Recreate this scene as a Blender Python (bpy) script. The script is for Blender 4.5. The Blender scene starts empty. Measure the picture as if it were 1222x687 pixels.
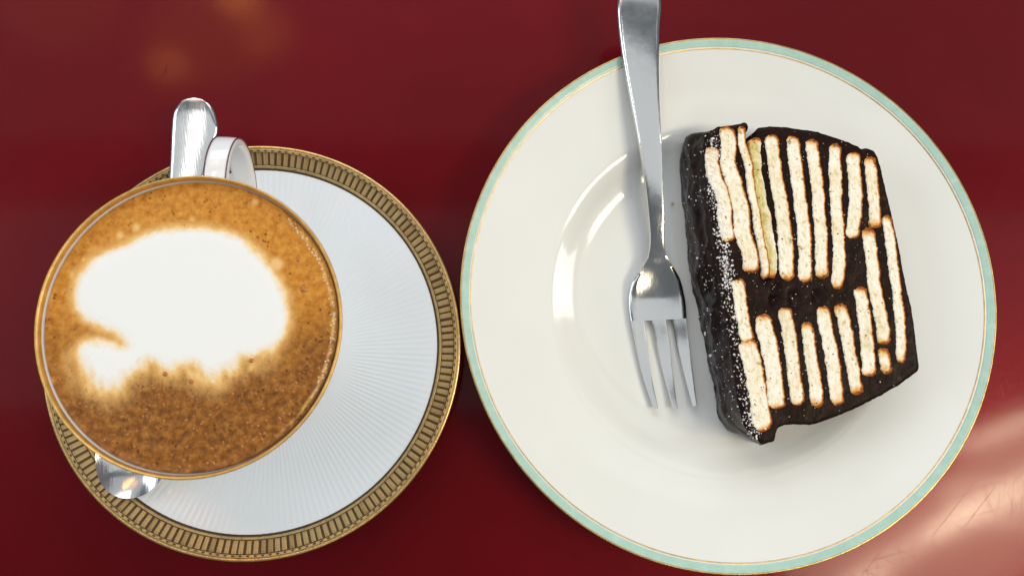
import bpy, bmesh, math, random
import numpy as np
from mathutils import Vector, Matrix, noise as mnoise
from mathutils.bvhtree import BVHTree
from mathutils.geometry import delaunay_2d_cdt

random.seed(7)
rng = np.random.default_rng(11)
scene = bpy.context.scene
COL = scene.collection

# ------------------------------------------------------------------ camera
CAM_H, TILT, LEAN, FPX = 0.30522, 0.13001, -0.02432, 900.0
camd = bpy.data.cameras.new('camera')
cam = bpy.data.objects.new('camera', camd)
COL.objects.link(cam)
ROT = (Matrix.Rotation(LEAN, 3, 'Y') @ Matrix.Rotation(TILT, 3, 'X'))
cam.matrix_world = Matrix.Translation((0, 0, CAM_H)) @ ROT.to_4x4()
camd.sensor_fit = 'HORIZONTAL'
camd.sensor_width = 36
camd.lens = FPX / 1222 * 36
camd.clip_start = 0.01
camd.clip_end = 50
camd.dof.use_dof = True
camd.dof.focus_distance = 0.285
camd.dof.aperture_fstop = 11.0
scene.camera = cam


def at(px, py, z):
    """point of the place at height z that the photograph shows at (px, py)"""
    d = ROT @ Vector(((px - 611) / FPX, -(py - 343.5) / FPX, -1))
    t = (z - CAM_H) / d.z
    return Vector((d.x * t, d.y * t, z))


def mirrored(px, py, dist):
    """where a lamp stands whose reflection in the table top is seen at (px, py)"""
    p = at(px, py, 0)
    d = (p - Vector((0, 0, CAM_H))).normalized()
    d.z = -d.z
    return p + d * dist, p


# ------------------------------------------------------------------ light
world = bpy.data.worlds.new('World')
scene.world = world
world.use_nodes = True
bg = world.node_tree.nodes['Background']
bg.inputs['Color'].default_value = (0.80, 0.90, 1.0, 1)
bg.inputs['Strength'].default_value = 0.18


def lamp(name, loc, target, sx, sy, watts, color):
    l = bpy.data.lights.new(name, 'AREA')
    l.shape = 'RECTANGLE'
    l.size, l.size_y = sx, sy
    l.energy = watts
    l.color = color
    o = bpy.data.objects.new(name, l)
    COL.objects.link(o)
    o.location = loc
    o.rotation_euler = (Vector(target) - Vector(loc)).to_track_quat('-Z', 'Y').to_euler()
    return o


lamp('window_light', (-0.10, 1.45, 1.15), (0, 0.03, 0), 1.8, 0.9, 13.5, (0.92, 0.97, 1.0))
lamp('added_overhead_light', (0.0, 0.20, 1.6), (0.0, 0.2, 0), 3.6, 0.50, 3.6, (0.95, 0.98, 1.0))  # unseen panel, added overhead so the cutlery mirrors something bright
lamp('added_overhead_light', (0.0, 1.10, 1.6), (0.0, 0.9, 0), 3.6, 0.90, 4.2, (0.95, 0.98, 1.0))  # second added panel; the gap between them gives contrast in the metal
lamp('left_window_light', (-1.5, 0.25, 0.85), (0, 0, 0), 0.9, 0.8, 6.5, (0.78, 0.88, 1.0))
lamp('right_horizon_light', (1.4, 0.15, 0.75), (0, 0, 0), 0.35, 0.5, 3.2, (1.0, 0.96, 0.90))  # unseen lamp added for plate highlights, stands for the bright outdoor horizon
lamp('added_back_light', (0.15, -1.3, 1.55), (0, 0, 0), 0.9, 0.22, 2.4, (1.0, 0.98, 0.94))  # unseen lamp added behind the viewer for the bright band on the fork head

lamp('added_strip_light', (-0.72, 0.22, 1.6), (0, 0, 0), 0.50, 0.10, 0.7, (1.0, 0.98, 0.92))  # unseen strip lamp, added for highlights and kept to brighten the spoon handle


def gap_light(name, px, py, wx, wy, turn, rad, color, dist=1.7):
    """a lamp seen mirrored in the table top at (px, py), wx by wy photo pixels large"""
    loc, p = mirrored(px, py, dist)
    k = (dist + 0.32) / FPX
    o = lamp(name, loc, p, wx * k, wy * k, math.pi * wx * wy * k * k * rad * math.pi / 4, color)
    o.data.shape = 'ELLIPSE'
    Z = (loc - p).normalized()
    X = Vector((math.cos(turn), math.sin(turn), 0))
    X = (X - Z * X.dot(Z)).normalized()
    o.rotation_euler = Matrix((X, Z.cross(X), Z)).transposed().to_euler()
    return o


# bright gaps of the terrace that mirror in the table at the lower right
for (px, py, wx, wy, turn, rad) in (
        (1085, 665, 270, 130, 0.35, 13.0), (1240, 570, 180, 90, 0.2, 13.0), (1198, 512, 120, 18, 0.35, 38.0), (1195, 592, 170, 22, 0.45, 42.0), (1080, 655, 170, 20, 0.5, 30.0), (1020, 705, 90, 20, 0.4, 22.0)):
    gap_light('terrace_light', px, py, wx, wy, turn, rad, (1.0, 0.86, 0.60))
for (px, py, w, rad) in ((200, 78, 44, 7.0), (285, -5, 50, 12.0), (320, 40, 60, 3.0), (255, 40, 130, 1.6), (70, 5, 110, 1.0)):
    gap_light('pendant_light', px, py, w, w * 0.8, 0.3, rad, (1.0, 0.36, 0.06), 2.6)

scene.view_settings.view_transform = 'Standard'
scene.view_settings.look = 'None'
scene.view_settings.exposure = 0.05
scene.view_settings.gamma = 1.0


# ------------------------------------------------------------------ helpers
def lin(r, g, b):
    f = lambda c: (c / 255 / 12.92) if c / 255 <= 0.04045 else ((c / 255 + 0.055) / 1.055) ** 2.4
    return (f(r), f(g), f(b), 1)


class NT:
    def __init__(self, name):
        self.m = bpy.data.materials.new(name)
        self.m.use_nodes = True
        self.t = self.m.node_tree
        self.b = self.t.nodes['Principled BSDF']

    def n(self, kind, **kw):
        nd = self.t.nodes.new(kind)
        for k, v in kw.items():
            if k in nd.inputs:
                nd.inputs[k].default_value = v
            else:
                setattr(nd, k, v)
        return nd

    def l(self, a, b):
        self.t.links.new(a, b)

    def set(self, **kw):
        for k, v in kw.items():
            self.b.inputs[k.replace('_', ' ')].default_value = v

    def coord(self):
        if not hasattr(self, '_c'):
            self._c = self.n('ShaderNodeTexCoord')
        return self._c.outputs['Object']

    def noise(self, scale, detail=3, rough=0.5, vec=None):
        nd = self.n('ShaderNodeTexNoise')
        nd.inputs['Scale'].default_value = scale
        nd.inputs['Detail'].default_value = detail
        nd.inputs['Roughness'].default_value = rough
        self.l(vec or self.coord(), nd.inputs['Vector'])
        return nd.outputs['Fac']

    def ramp(self, fac, stops, interp='LINEAR'):
        nd = self.n('ShaderNodeValToRGB')
        nd.color_ramp.interpolation = interp
        e = nd.color_ramp.elements
        while len(e) < len(stops):
            e.new(0.5)
        for i, (p, c) in enumerate(stops):
            e[i].position = p
            e[i].color = c if len(c) == 4 else (*c, 1)
        self.l(fac, nd.inputs['Fac'])
        return nd.outputs['Color']

    def mix(self, fac, a, b, mode='MIX'):
        nd = self.n('ShaderNodeMix')
        nd.data_type = 'RGBA'
        nd.blend_type = mode
        for v, s in ((fac, nd.inputs['Factor']), (a, nd.inputs[6]), (b, nd.inputs[7])):
            if hasattr(v, 'is_output'):
                self.l(v, s)
            else:
                s.default_value = v
        return nd.outputs[2]

    def math(self, op, a, b=0.0, clamp=False):
        nd = self.n('ShaderNodeMath')
        nd.operation = op
        nd.use_clamp = clamp
        for v, s in ((a, nd.inputs[0]), (b, nd.inputs[1])):
            if hasattr(v, 'is_output'):
                self.l(v, s)
            else:
                s.default_value = v
        return nd.outputs[0]

    def attr(self, name):
        nd = self.n('ShaderNodeAttribute')
        nd.attribute_name = name
        return nd

    def bump(self, h, dist, strength=1.0, prev=None):
        nd = self.n('ShaderNodeBump')
        nd.inputs['Distance'].default_value = dist
        nd.inputs['Strength'].default_value = strength
        self.l(h, nd.inputs['Height'])
        if prev is not None:
            self.l(prev, nd.inputs['Normal'])
        self.l(nd.outputs[0], self.b.inputs['Normal'])
        return nd.outputs[0]

    def to(self, sock, name):
        self.l(sock, self.b.inputs[name])


def mapped(nt, scale, rot=(0, 0, 0)):
    turn = nt.n('ShaderNodeMapping')
    turn.inputs['Rotation'].default_value = rot
    nt.l(nt.coord(), turn.inputs['Vector'])
    mp = nt.n('ShaderNodeMapping')
    mp.inputs['Scale'].default_value = scale
    nt.l(turn.outputs[0], mp.inputs['Vector'])
    return mp.outputs[0]


def link_obj(name, me, mat, parent=None):
    o = bpy.data.objects.new(name, me)
    COL.objects.link(o)
    mats = mat if isinstance(mat, (list, tuple)) else [mat]
    if not len(me.materials):
        for m in mats:
            me.materials.append(m)
    if parent:
        o.parent = parent
    return o


def mesh(name, V, F, smooth=True, sharp=None):
    me = bpy.data.meshes.new(name)
    me.from_pydata([tuple(map(float, v)) for v in V], [], F)
    me.validate()
    me.polygons.foreach_set('use_smooth', [smooth] * len(me.polygons))
    if sharp:
        me.set_sharp_from_angle(angle=math.radians(sharp))
    me.update()
    return me


def thing(name, label, cat, loc=(0, 0, 0), group=None):
    o = bpy.data.objects.new(name, None)
    o.empty_display_size = 0.01
    COL.objects.link(o)
    o.location = loc
    o['label'] = label
    o['category'] = cat
    if group:
        o['group'] = group
    return o


def smooth_profile(pts, sub=6):
    """Catmull-Rom through profile points"""
    P = [np.array(p, float) for p in pts]
    P = [2 * P[0] - P[1]] + P + [2 * P[-1] - P[-2]]
    out = []
    for i in range(1, len(P) - 2):
        a, b, c, d = P[i - 1:i + 3]
        for k in range(sub):
            t = k / sub
            out.append(0.5 * (2 * b + (c - a) * t + (2 * a - 5 * b + 4 * c - d) * t * t + (3 * b - a - 3 * c + d) * t ** 3))
    out.append(P[-2])
    return np.array(out)


def lathe(prof, n, zfun=None, closed=False):
    """revolve (r, z) pairs in metres; r == 0 ends become a pole"""
    V, F, rows = [], [], []
    th = np.arange(n) * 2 * math.pi / n
    c, s = np.cos(th), np.sin(th)
    for k, (r, z) in enumerate(prof):
        if r < 1e-7:
            rows.append([len(V)] * n)
            V.append((0, 0, z))
        else:
            base = len(V)
            zz = z + (zfun(k, r, th) if zfun else 0 * th)
            V.extend(zip(r * c, r * s, zz))
            rows.append(list(range(base, base + n)))
    m = len(rows)
    for k in range(m if closed else m - 1):
        A, B = rows[k], rows[(k + 1) % m]
        for i in range(n):
            j = (i + 1) % n
            q = [A[i], A[j], B[j], B[i]]
            q = [v for x, v in enumerate(q) if v not in q[:x]]
            if len(q) > 2:
                F.append(q)
    return V, F


def ring_strip(zf, r0, r1, lift, thick, n, steps=6):
    """thin ring lying on a dish whose top is zf(r)"""
    rs = np.linspace(r0, r1, steps)
    e = (r1 - r0) * 0.06
    prof = [(r0, zf(r0) - thick)] + [(r0, zf(r0) + lift * 0.5), (r0 + e, zf(r0 + e) + lift)]
    prof += [(r, zf(r) + lift) for r in rs[1:-1]]
    prof += [(r1 - e, zf(r1 - e) + lift), (r1, zf(r1) + lift * 0.5), (r1, zf(r1) - thick)]
    return lathe(prof, n, closed=True)


def fbm(x, y, scale, oct=4, seed=0.0):
    out = np.empty(len(x))
    for i in range(len(x)):
        out[i] = mnoise.fractal((x[i] * scale + seed, y[i] * scale - seed, seed), 0.9, 2.0, oct)
    return out


def poly_sdf(px, py, poly):
    """signed distance, negative inside"""
    P = np.array(poly, float)
    Q = np.roll(P, -1, 0)
    d2 = np.full(len(px), 1e9)
    inside = np.zeros(len(px), bool)
    for (ax, ay), (bx, by) in zip(P, Q):
        ex, ey = bx - ax, by - ay
        wx, wy = px - ax, py - ay
        t = np.clip((wx * ex + wy * ey) / (ex * ex + ey * ey + 1e-18), 0, 1)
        d2 = np.minimum(d2, (wx - t * ex) ** 2 + (wy - t * ey) ** 2)
        c = (ay > py) != (by > py)
        with np.errstate(divide='ignore', invalid='ignore'):
            xi = ax + (py - ay) * ex / (ey if abs(ey) > 1e-15 else 1e-15)
        inside ^= c & (px < xi)
    d = np.sqrt(d2)
    return np.where(inside, -d, d)


def resample(poly, step):
    P = np.array(poly, float)
    out = []
    for a, b in zip(P, np.roll(P, -1, 0)):
        n = max(1, int(round(np.hypot(*(b - a)) / step)))
        for k in range(n):
            out.append(a + (b - a) * k / n)
    return np.array(out)


def chaikin(poly, it=2):
    P = np.array(poly, float)
    for _ in range(it):
        Q = np.roll(P, -1, 0)
        P = np.stack([0.75 * P + 0.25 * Q, 0.25 * P + 0.75 * Q], 1).reshape(-1, 2)
    return P


def fill_grid(outline, step):
    """triangulated sheet: boundary = outline (first len(outline) vertices), inner grid points"""
    lo, hi = outline.min(0), outline.max(0)
    gx, gy = np.meshgrid(np.arange(lo[0], hi[0], step), np.arange(lo[1], hi[1], step))
    g = np.stack([gx.ravel(), gy.ravel()], 1)
    g = g + rng.uniform(-0.25, 0.25, g.shape) * step
    g = g[poly_sdf(g[:, 0], g[:, 1], outline) < -0.55 * step]
    pts = [Vector(p) for p in outline] + [Vector(p) for p in g]
    n = len(outline)
    vo, _, fo, *_ = delaunay_2d_cdt(pts, [(i, (i + 1) % n) for i in range(n)], [list(range(n))], 1, 1e-9)
    return np.array([tuple(v) for v in vo]), [list(f) for f in fo]


# ------------------------------------------------------------------ materials
# red lacquered table top
t = NT('red_lacquer')
big = t.noise(9, 4, 0.6)
col = t.ramp(big, [(0.3, (0.108, 0.0005, 0.0034)), (0.7, (0.134, 0.0008, 0.0042))])
spk = t.ramp(t.noise(900, 1), [(0.80, (0, 0, 0)), (0.86, (1, 1, 1))])
col = t.mix(t.math('MULTIPLY', spk, 0.10), col, (0.5, 0.25, 0.22, 1))
t.to(col, 'Base Color')
t.set(Metallic=0.45, Roughness=0.42, Coat_Weight=1.0, Coat_Roughness=0.1, Coat_IOR=1.225)
t.b.inputs['Specular IOR Level'].default_value = 0.1
warp = t.n('ShaderNodeTexNoise')
warp.inputs['Scale'].default_value = 14
t.l(t.coord(), warp.inputs['Vector'])
scr = None
for ang, sc in ((0.5, 1.0), (1.3, 1.3), (1.75, 0.9), (2.3, 0.8), (2.9, 1.1)):
    mp = mapped(t, (30 * sc, 1900 * sc, 1), (0, 0, ang))
    ad = t.n('ShaderNodeVectorMath')
    ad.operation = 'ADD'
    t.l(mp, ad.inputs[0])
    t.l(warp.outputs['Color'], ad.inputs[1])
    s = t.ramp(t.noise(1.0, 2, 0.6, ad.outputs[0]), [(0.64, (0, 0, 0)), (0.72, (1, 1, 1))])
    scr = s if scr is None else t.math('ADD', scr, s)
t.bump(t.math('ADD', t.math('MULTIPLY', scr, 0.13), t.math('MULTIPLY', t.noise(45, 5, 0.62), 5.0)), 0.00005, 0.6)
rr = t.math('ADD', 0.085, t.math('MULTIPLY', scr, 0.10))
t.to(rr, 'Coat Roughness')
M_TABLE = t.m


def porcelain(name, c, rough=0.12, tint=None):
    t = NT(name)
    f = t.noise(35, 3)
    t.to(t.ramp(f, [(0.3, tuple(x * 0.975 for x in c[:3])), (0.7, c[:3])]), 'Base Color')
    t.set(Roughness=rough, Coat_Weight=0.5, Coat_Roughness=0.06)
    t.bump(t.noise(70, 2), 0.0003, 0.15)
    return t.m


M_SAUCER = porcelain('white_porcelain', (0.81, 0.865, 0.93))
M_PLATE = porcelain('cream_porcelain', (0.82, 0.83, 0.80))
M_CUPW = porcelain('cup_porcelain', (0.85, 0.86, 0.89))


def gold(name, c, rough, wear=0.0, dark=(0.10, 0.055, 0.02)):
    t = NT(name)
    f = t.noise(260, 4, 0.65)
    a = t.ramp(f, [(0.35, tuple(x * 0.72 for x in c)), (0.65, c)])
    w = t.ramp(t.noise(900, 3, 0.7), [(0.56, (0, 0, 0)), (0.66, (1, 1, 1))])
    t.to(t.mix(t.math('MULTIPLY', w, wear), a, (*dark, 1)), 'Base Color')
    t.set(Metallic=0.85, Roughness=rough)
    t.bump(t.noise(1400, 3), 0.0001, 0.5)
    return t.m


M_GOLD = gold('old_gold', (0.62, 0.44, 0.20), 0.38, 0.5)
M_GOLDDULL = gold('worn_gold', (0.52, 0.35, 0.15), 0.45, 0.8)
M_GROOVE = gold('tarnished_groove', (0.13, 0.082, 0.042), 0.5, 0.3)
M_GOLDEDGE = gold('gold_edge', (0.78, 0.52, 0.20), 0.25, 0.25)
M_GOLDLINE = gold('pale_gold_line', (0.84, 0.62, 0.33), 0.35, 0.15, (0.6, 0.5, 0.35))
M_RIMGOLD = gold('amber_gold_rim', (0.86, 0.52, 0.15), 0.45, 0.15, (0.6, 0.3, 0.06))

t = NT('mint_glaze')
f = t.noise(260, 4, 0.7)
t.to(t.ramp(f, [(0.32, lin(166, 202, 189)), (0.55, lin(176, 210, 198)), (0.75, lin(192, 219, 209))]), 'Base Color')
t.set(Roughness=0.25, Coat_Weight=0.4, Coat_Roughness=0.08)
M_MINT = t.m

t = NT('brown_trim')
t.set(Base_Color=lin(92, 34, 26), Roughness=0.35)
M_TRIM = t.m


def steel(name, angle):
    t = NT(name)
    mp = mapped(t, (1400, 50, 60), (0, 0, angle))
    br = t.noise(1.0, 3, 0.6, mp)
    sp = t.ramp(t.noise(1500, 2), [(0.70, (0, 0, 0)), (0.76, (1, 1, 1))])
    t.to(t.mix(sp, (0.66, 0.655, 0.64, 1), (0.80, 0.80, 0.79, 1)), 'Base Color')
    t.set(Metallic=1.0)
    t.to(t.math('ADD', 0.05, t.math('MULTIPLY', t.noise(240, 4, 0.6), 0.15)), 'Roughness')
    t.bump(t.math('ADD', br, t.math('MULTIPLY', t.noise(120, 3), 1.2)), 0.00006, 0.5)
    return t.m


M_FORK = steel('fork_steel', 0.05)
M_SPOON = steel('spoon_steel', -0.14)

# coffee surface
t = NT('cappuccino_surface')
milk = t.attr('milk').outputs['Fac']
dark = t.attr('dark').outputs['Fac']
n1 = t.noise(430, 6, 0.64)
n2 = t.noise(1700, 3, 0.6)
crema_a = t.ramp(n1, [(0.28, lin(166, 98, 14)), (0.5, lin(200, 132, 36)), (0.72, lin(218, 158, 66))])
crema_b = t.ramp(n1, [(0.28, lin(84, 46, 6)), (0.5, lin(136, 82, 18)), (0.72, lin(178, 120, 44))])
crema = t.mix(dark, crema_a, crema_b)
vor = t.n('ShaderNodeTexVoronoi')
vor.inputs['Scale'].default_value = 620
t.l(t.coord(), vor.inputs['Vector'])
pit = t.ramp(vor.outputs['Distance'], [(0.14, (1, 1, 1)), (0.32, (0, 0, 0))])
gate = t.ramp(t.noise(160, 2), [(0.50, (0, 0, 0)), (0.62, (1, 1, 1))])
pit = t.math('MULTIPLY', pit, gate)
vo2 = t.n('ShaderNodeTexVoronoi')
vo2.inputs['Scale'].default_value = 1500
t.l(t.coord(), vo2.inputs['Vector'])
froth = t.ramp(vo2.outputs['Distance'], [(0.05, (1, 1, 1)), (0.30, (0, 0, 0))])
froth = t.math('MULTIPLY', froth, t.ramp(t.noise(180, 3), [(0.48, (0, 0, 0)), (0.60, (1, 1, 1))]))
crema = t.mix(t.math('MULTIPLY', froth, 0.25), crema, lin(240, 196, 128))
crema = t.mix(t.math('MULTIPLY', pit, 0.62), crema, lin(74, 36, 8))
mj = t.math('ADD', milk, t.math('MULTIPLY', t.math('SUBTRACT', n2, 0.5), 0.22))
halo = t.mix(t.ramp(mj, [(0.08, (0, 0, 0)), (0.50, (1, 1, 1))]), crema, lin(232, 182, 108))
mcol = t.ramp(t.math('ADD', mj, t.math('MULTIPLY', t.math('SUBTRACT', t.noise(70, 4), 0.5), 0.25)), [(0.5, lin(238, 200, 138)), (0.64, lin(240, 222, 190)), (0.84, (0.86, 0.87, 0.875, 1))])
colr = t.mix(t.ramp(mj, [(0.40, (0, 0, 0)), (0.62, (1, 1, 1))]), halo, mcol)
t.to(colr, 'Base Color')
t.set(Roughness=0.42)
t.b.inputs['Specular IOR Level'].default_value = 0.35
keep = t.math('SUBTRACT', 1.0, t.math('MULTIPLY', milk, 0.97))
hh = t.math('SUBTRACT', t.math('MULTIPLY', n1, 0.6), pit)
t.bump(t.math('MULTIPLY', hh, keep), 0.0006, 0.7)
M_COFFEE = t.m

t = NT('foam_bubble')
t.set(Base_Color=lin(172, 106, 36), Roughness=0.12, Coat_Weight=0.7, Coat_Roughness=0.05)
M_BUB = t.m
t = NT('milk_bubble')
t.set(Base_Color=lin(236, 206, 160), Roughness=0.1, Coat_Weight=0.8)
M_BUBW = t.m

# cake
t = NT('cut_chocolate')
n = t.noise(300, 5, 0.65)
t.to(t.ramp(n, [(0.3, lin(20, 9, 6)), (0.6, lin(34, 17, 12)), (0.8, lin(60, 35, 25))]), 'Base Color')
t.to(t.ramp(t.noise(120, 4), [(0.35, (0.26,) * 3), (0.7, (0.55,) * 3)]), 'Roughness')
mp = mapped(t, (500, 40, 40), (0, 0, 0.2))
t.bump(t.math('ADD', t.noise(1.0, 3, 0.6, mp), t.noise(700, 4, 0.7)), 0.00022, 0.8)
t.b.inputs['Specular IOR Level'].default_value = 0.10
M_CUT = t.m

t = NT('chocolate_icing')
n = t.noise(160, 4)
t.to(t.ramp(n, [(0.3, lin(22, 11, 9)), (0.75, lin(42, 22, 17))]), 'Base Color')
t.to(t.ramp(t.noise(90, 3), [(0.35, (0.14,) * 3), (0.7, (0.34,) * 3)]), 'Roughness')
t.bump(t.math('ADD', t.noise(180, 4), t.math('MULTIPLY', t.noise(900, 3), 0.3)), 0.0006, 0.5)
t.b.inputs['Specular IOR Level'].default_value = 0.12
M_ICING = t.m

t = NT('biscuit')
toast = t.attr('toast').outputs['Fac']
oliv = t.attr('olive').outputs['Fac']
n1 = t.noise(1.0, 5, 0.7, mapped(t, (900, 420, 600), (0, 0, -0.15)))
n2 = t.noise(1.0, 4, 0.6, mapped(t, (300, 170, 230), (0, 0, -0.15)))
cream = t.ramp(n1, [(0.28, lin(214, 188, 136)), (0.48, lin(243, 230, 200)), (0.7, lin(250, 243, 226))])
cream = t.mix(t.ramp(t.noise(110, 3), [(0.34, (0, 0, 0)), (0.56, (0.9, 0.9, 0.9))]), cream, t.ramp(n1, [(0.3, lin(226, 206, 164)), (0.5, lin(250, 244, 228)), (0.8, lin(255, 252, 244))]))
hol = t.ramp(t.noise(420, 2, 0.5), [(0.60, (0, 0, 0)), (0.70, (1, 1, 1))])
cream = t.mix(t.math('MULTIPLY', hol, 0.6), cream, lin(214, 190, 120))
cream = t.mix(oliv, cream, t.ramp(n1, [(0.3, lin(172, 154, 80)), (0.55, lin(220, 206, 138)), (0.75, lin(240, 232, 190))]))
tj = t.math('ADD', toast, t.math('MULTIPLY', t.math('SUBTRACT', n2, 0.5), 0.9))
c = t.mix(t.ramp(tj, [(0.30, (0, 0, 0)), (0.62, (1, 1, 1))]), cream, lin(234, 180, 104))
c = t.mix(t.ramp(tj, [(0.60, (0, 0, 0)), (0.92, (1, 1, 1))]), c, lin(166, 90, 36))
pore = t.ramp(t.noise(1300, 2, 0.5), [(0.66, (0, 0, 0)), (0.74, (1, 1, 1))])
c = t.mix(t.math('MULTIPLY', pore, 0.45), c, lin(190, 160, 90))
cr = t.ramp(t.math('ADD', t.noise(420, 5, 0.75), t.math('MULTIPLY', toast, 0.10)), [(0.63, (0, 0, 0)), (0.70, (1, 1, 1))])
c = t.mix(t.math('MULTIPLY', cr, 0.8), c, lin(84, 46, 34))
t.to(c, 'Base Color')
t.set(Roughness=0.85)
t.b.inputs['Specular IOR Level'].default_value = 0.12
t.bump(t.math('SUBTRACT', t.noise(900, 4, 0.7), t.math('MULTIPLY', pore, 0.5)), 0.00025, 0.6)
M_BISCUIT = t.m

t = NT('sugar')
t.set(Base_Color=(0.90, 0.87, 0.86, 1), Roughness=0.45)
M_SUGAR = t.m
t = NT('crumb')
t.to(t.ramp(t.noise(900, 3), [(0.3, lin(200, 150, 90)), (0.7, lin(246, 226, 180))]), 'Base Color')
t.set(Roughness=0.85)
M_CRUMB = t.m

# ------------------------------------------------------------------ table
bm = bmesh.new()
bmesh.ops.create_grid(bm, x_segments=2, y_segments=2, size=0.5)
for v in bm.verts:
    v.co.x *= 1.1
    v.co.y = v.co.y * 0.8 + 0.05
g = bmesh.ops.extrude_face_region(bm, geom=bm.faces[:])
for v in [e for e in g['geom'] if isinstance(e, bmesh.types.BMVert)]:
    v.co.z -= 0.025
bmesh.ops.recalc_face_normals(bm, faces=bm.faces[:])
me = bpy.data.meshes.new('table_top')
bm.to_mesh(me)
bm.free()
o = link_obj('table_top', me, M_TABLE)
o['kind'] = 'structure'

# ------------------------------------------------------------------ saucer
SX, SY = -0.09007, 0.01493
CX, CY = SX - 0.00497, SY + 0.00450
RS = 0.0775
NF = 176
top_pts = smooth_profile([(0, 5.0), (14, 5.0), (25, 5.0), (27.5, 5.6), (30, 6.3), (36, 7.6), (46, 10.2), (58, 13.9), (68, 17.1), (74, 19.0), (76.6, 19.75)], 5) / 1000


def saucer_z(r):
    return float(np.interp(r, top_pts[:, 0], top_pts[:, 1]))


saucer = thing('saucer', 'white fluted saucer with gold slotted band under the coffee cup', 'saucer', (SX, SY, 0))
under = np.array([(77.2, 19.9), (77.5, 19.6), (77.4, 19.1), (76.6, 18.5), (66, 14.4), (50, 8.9), (40, 5.6), (35.5, 4.0), (34.2, 1.5), (33.8, 0.0), (31.6, 0.0), (31.0, 1.6), (29, 2.4), (0, 2.4)]) / 1000
prof = np.vstack([top_pts, under])
ntop = len(top_pts)


def flute(k, r, th):
    if k >= ntop:
        return 0 * th
    a = np.clip((r - 0.033) / 0.006, 0, 1) * np.clip((0.0695 - r) / 0.0012, 0, 1)
    return a * 0.000055 * np.cos(th * NF)


V, F = lathe(prof, NF * 8, flute)
link_obj('dish', mesh('dish', V, F), M_SAUCER, saucer)
bandn = 360
V, F = ring_strip(saucer_z, 0.0686, 0.0766, 0.00012, 0.0004, bandn)
band = link_obj('gold_band', mesh('gold_band', V, F), M_GROOVE, saucer)
for r0, r1 in ((0.0693, 0.0703), (0.0752, 0.0763)):
    V, F = ring_strip(saucer_z, r0, r1, 0.00034, 0.0002, bandn)
    link_obj('gold_strip', mesh('gold_strip', V, F), M_GOLD, band)
V, F = [], []
prof = [(0.0763, 0.0198), (0.0768, 0.02025), (0.0774, 0.02020), (0.07775, 0.0197), (0.07765, 0.0190), (0.0770, 0.0186)]
V, F = lathe(prof, 360)
link_obj('gold_edge', mesh('gold_edge', V, F), M_GOLDEDGE, saucer)


def bar_mesh(r0, r1, w0, w1, h, name):
    """small raised bar, chamfered, pointing along +X, following the saucer slope"""
    V = []
    for r, w in ((r0, w0), (r1, w1)):
        z = saucer_z(r)
        V += [(r, -w / 2, z), (r, w / 2, z)]
    e = 0.00014
    for r, w, s in ((r0, w0, 1), (r1, w1, -1)):
        z = saucer_z(r) + h
        V += [(r + s * e, -w / 2 + e, z), (r + s * e, w / 2 - e, z)]
    F = [[0, 1, 5, 4], [2, 6, 7, 3], [0, 4, 6, 2], [1, 3, 7, 5], [4, 5, 7, 6]]
    return mesh(name, V, F, smooth=False)


bars = [bar_mesh(0.07045, 0.07505, w, w * 1.06, h, 'gold_bar') for w, h in ((0.00188, 0.00036), (0.00176, 0.00032), (0.00196, 0.00034), (0.00182, 0.00039))]
bars += [b.copy() for b in bars] + [b.copy() for b in bars]
for k, b in enumerate(bars):
    b.materials.append((M_GOLD, M_GOLD, M_GOLDDULL)[k // 4] if k % 4 else M_GOLD)
for i in range(NF):
    o = link_obj('gold_bar', random.choice(bars), M_GOLD, band)
    o.rotation_euler.z = 2 * math.pi * (i + 0.5 + random.uniform(-0.05, 0.05)) / NF
# dark notches inside and outside of the bars: too small to pick apart
V, F = [], []
for i in range(NF):
    for (r, hr, w, off, lift) in ((0.06905, 0.00042, 0.0014, 0.0, 0.00030), (0.0757, 0.00026, 0.0010, 0.5, 0.00042)):
        a = 2 * math.pi * (i + off) / NF
        ca, sa = math.cos(a), math.sin(a)
        b = len(V)
        for zz in (-0.0002, lift):
            for dr, dw in ((-hr, -w / 2), (hr, -w / 2), (hr, w / 2), (-hr, w / 2)):
                x, y = r + dr, dw
                V.append((x * ca - y * sa, x * sa + y * ca, saucer_z(r + dr) + zz))
        F += [[b + 4, b + 5, b + 6, b + 7], [b, b + 1, b + 5, b + 4], [b + 1, b + 2, b + 6, b + 5], [b + 2, b + 3, b + 7, b + 6], [b + 3, b, b + 4, b + 7]]
o = link_obj('dark_notches', mesh('dark_notches', V, F, smooth=False), M_GROOVE, band)
o['kind'] = 'stuff'

# ------------------------------------------------------------------ cup
CUPZ = 0.00505
RIM = 0.0680
cup = thing('coffee_cup', 'white porcelain coffee cup with amber gold rim standing on the saucer', 'cup', (CX, CY, CUPZ))
H = (RIM - CUPZ) * 1000
outer = smooth_profile([(19.0, 1.2), (19.4, 0.0), (21.4, 0.0), (22.0, 1.2), (21.6, 3.6), (22.6, 6.5), (24.4, 11), (27.4, 17), (32.5, 26), (38.5, 37), (43.2, 48), (46.3, 57), (47.3, H - 1.2)], 5)
lipp = np.array([(47.45, H - 0.4), (47.3, H - 0.02), (46.95, H), (46.65, H - 0.4)])
inner_pts = smooth_profile([(46.45, H - 1.2), (45.3, H - 5), (41.6, H - 15), (36.6, 37), (30.4, 26), (25, 17.5), (19, 9.5), (10, 6.4), (0, 6.0)], 5)
prof = np.vstack([[(0, 2.2), (17.8, 2.2)], outer, lipp, inner_pts]) / 1000
V, F = lathe(prof, 160)
link_obj('cup_body', mesh('cup_body', V, F), M_CUPW, cup)


def inner_r(z):
    q = inner_pts[::-1]
    return float(np.interp(z * 1000, q[:, 1], q[:, 0])) / 1000


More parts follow.
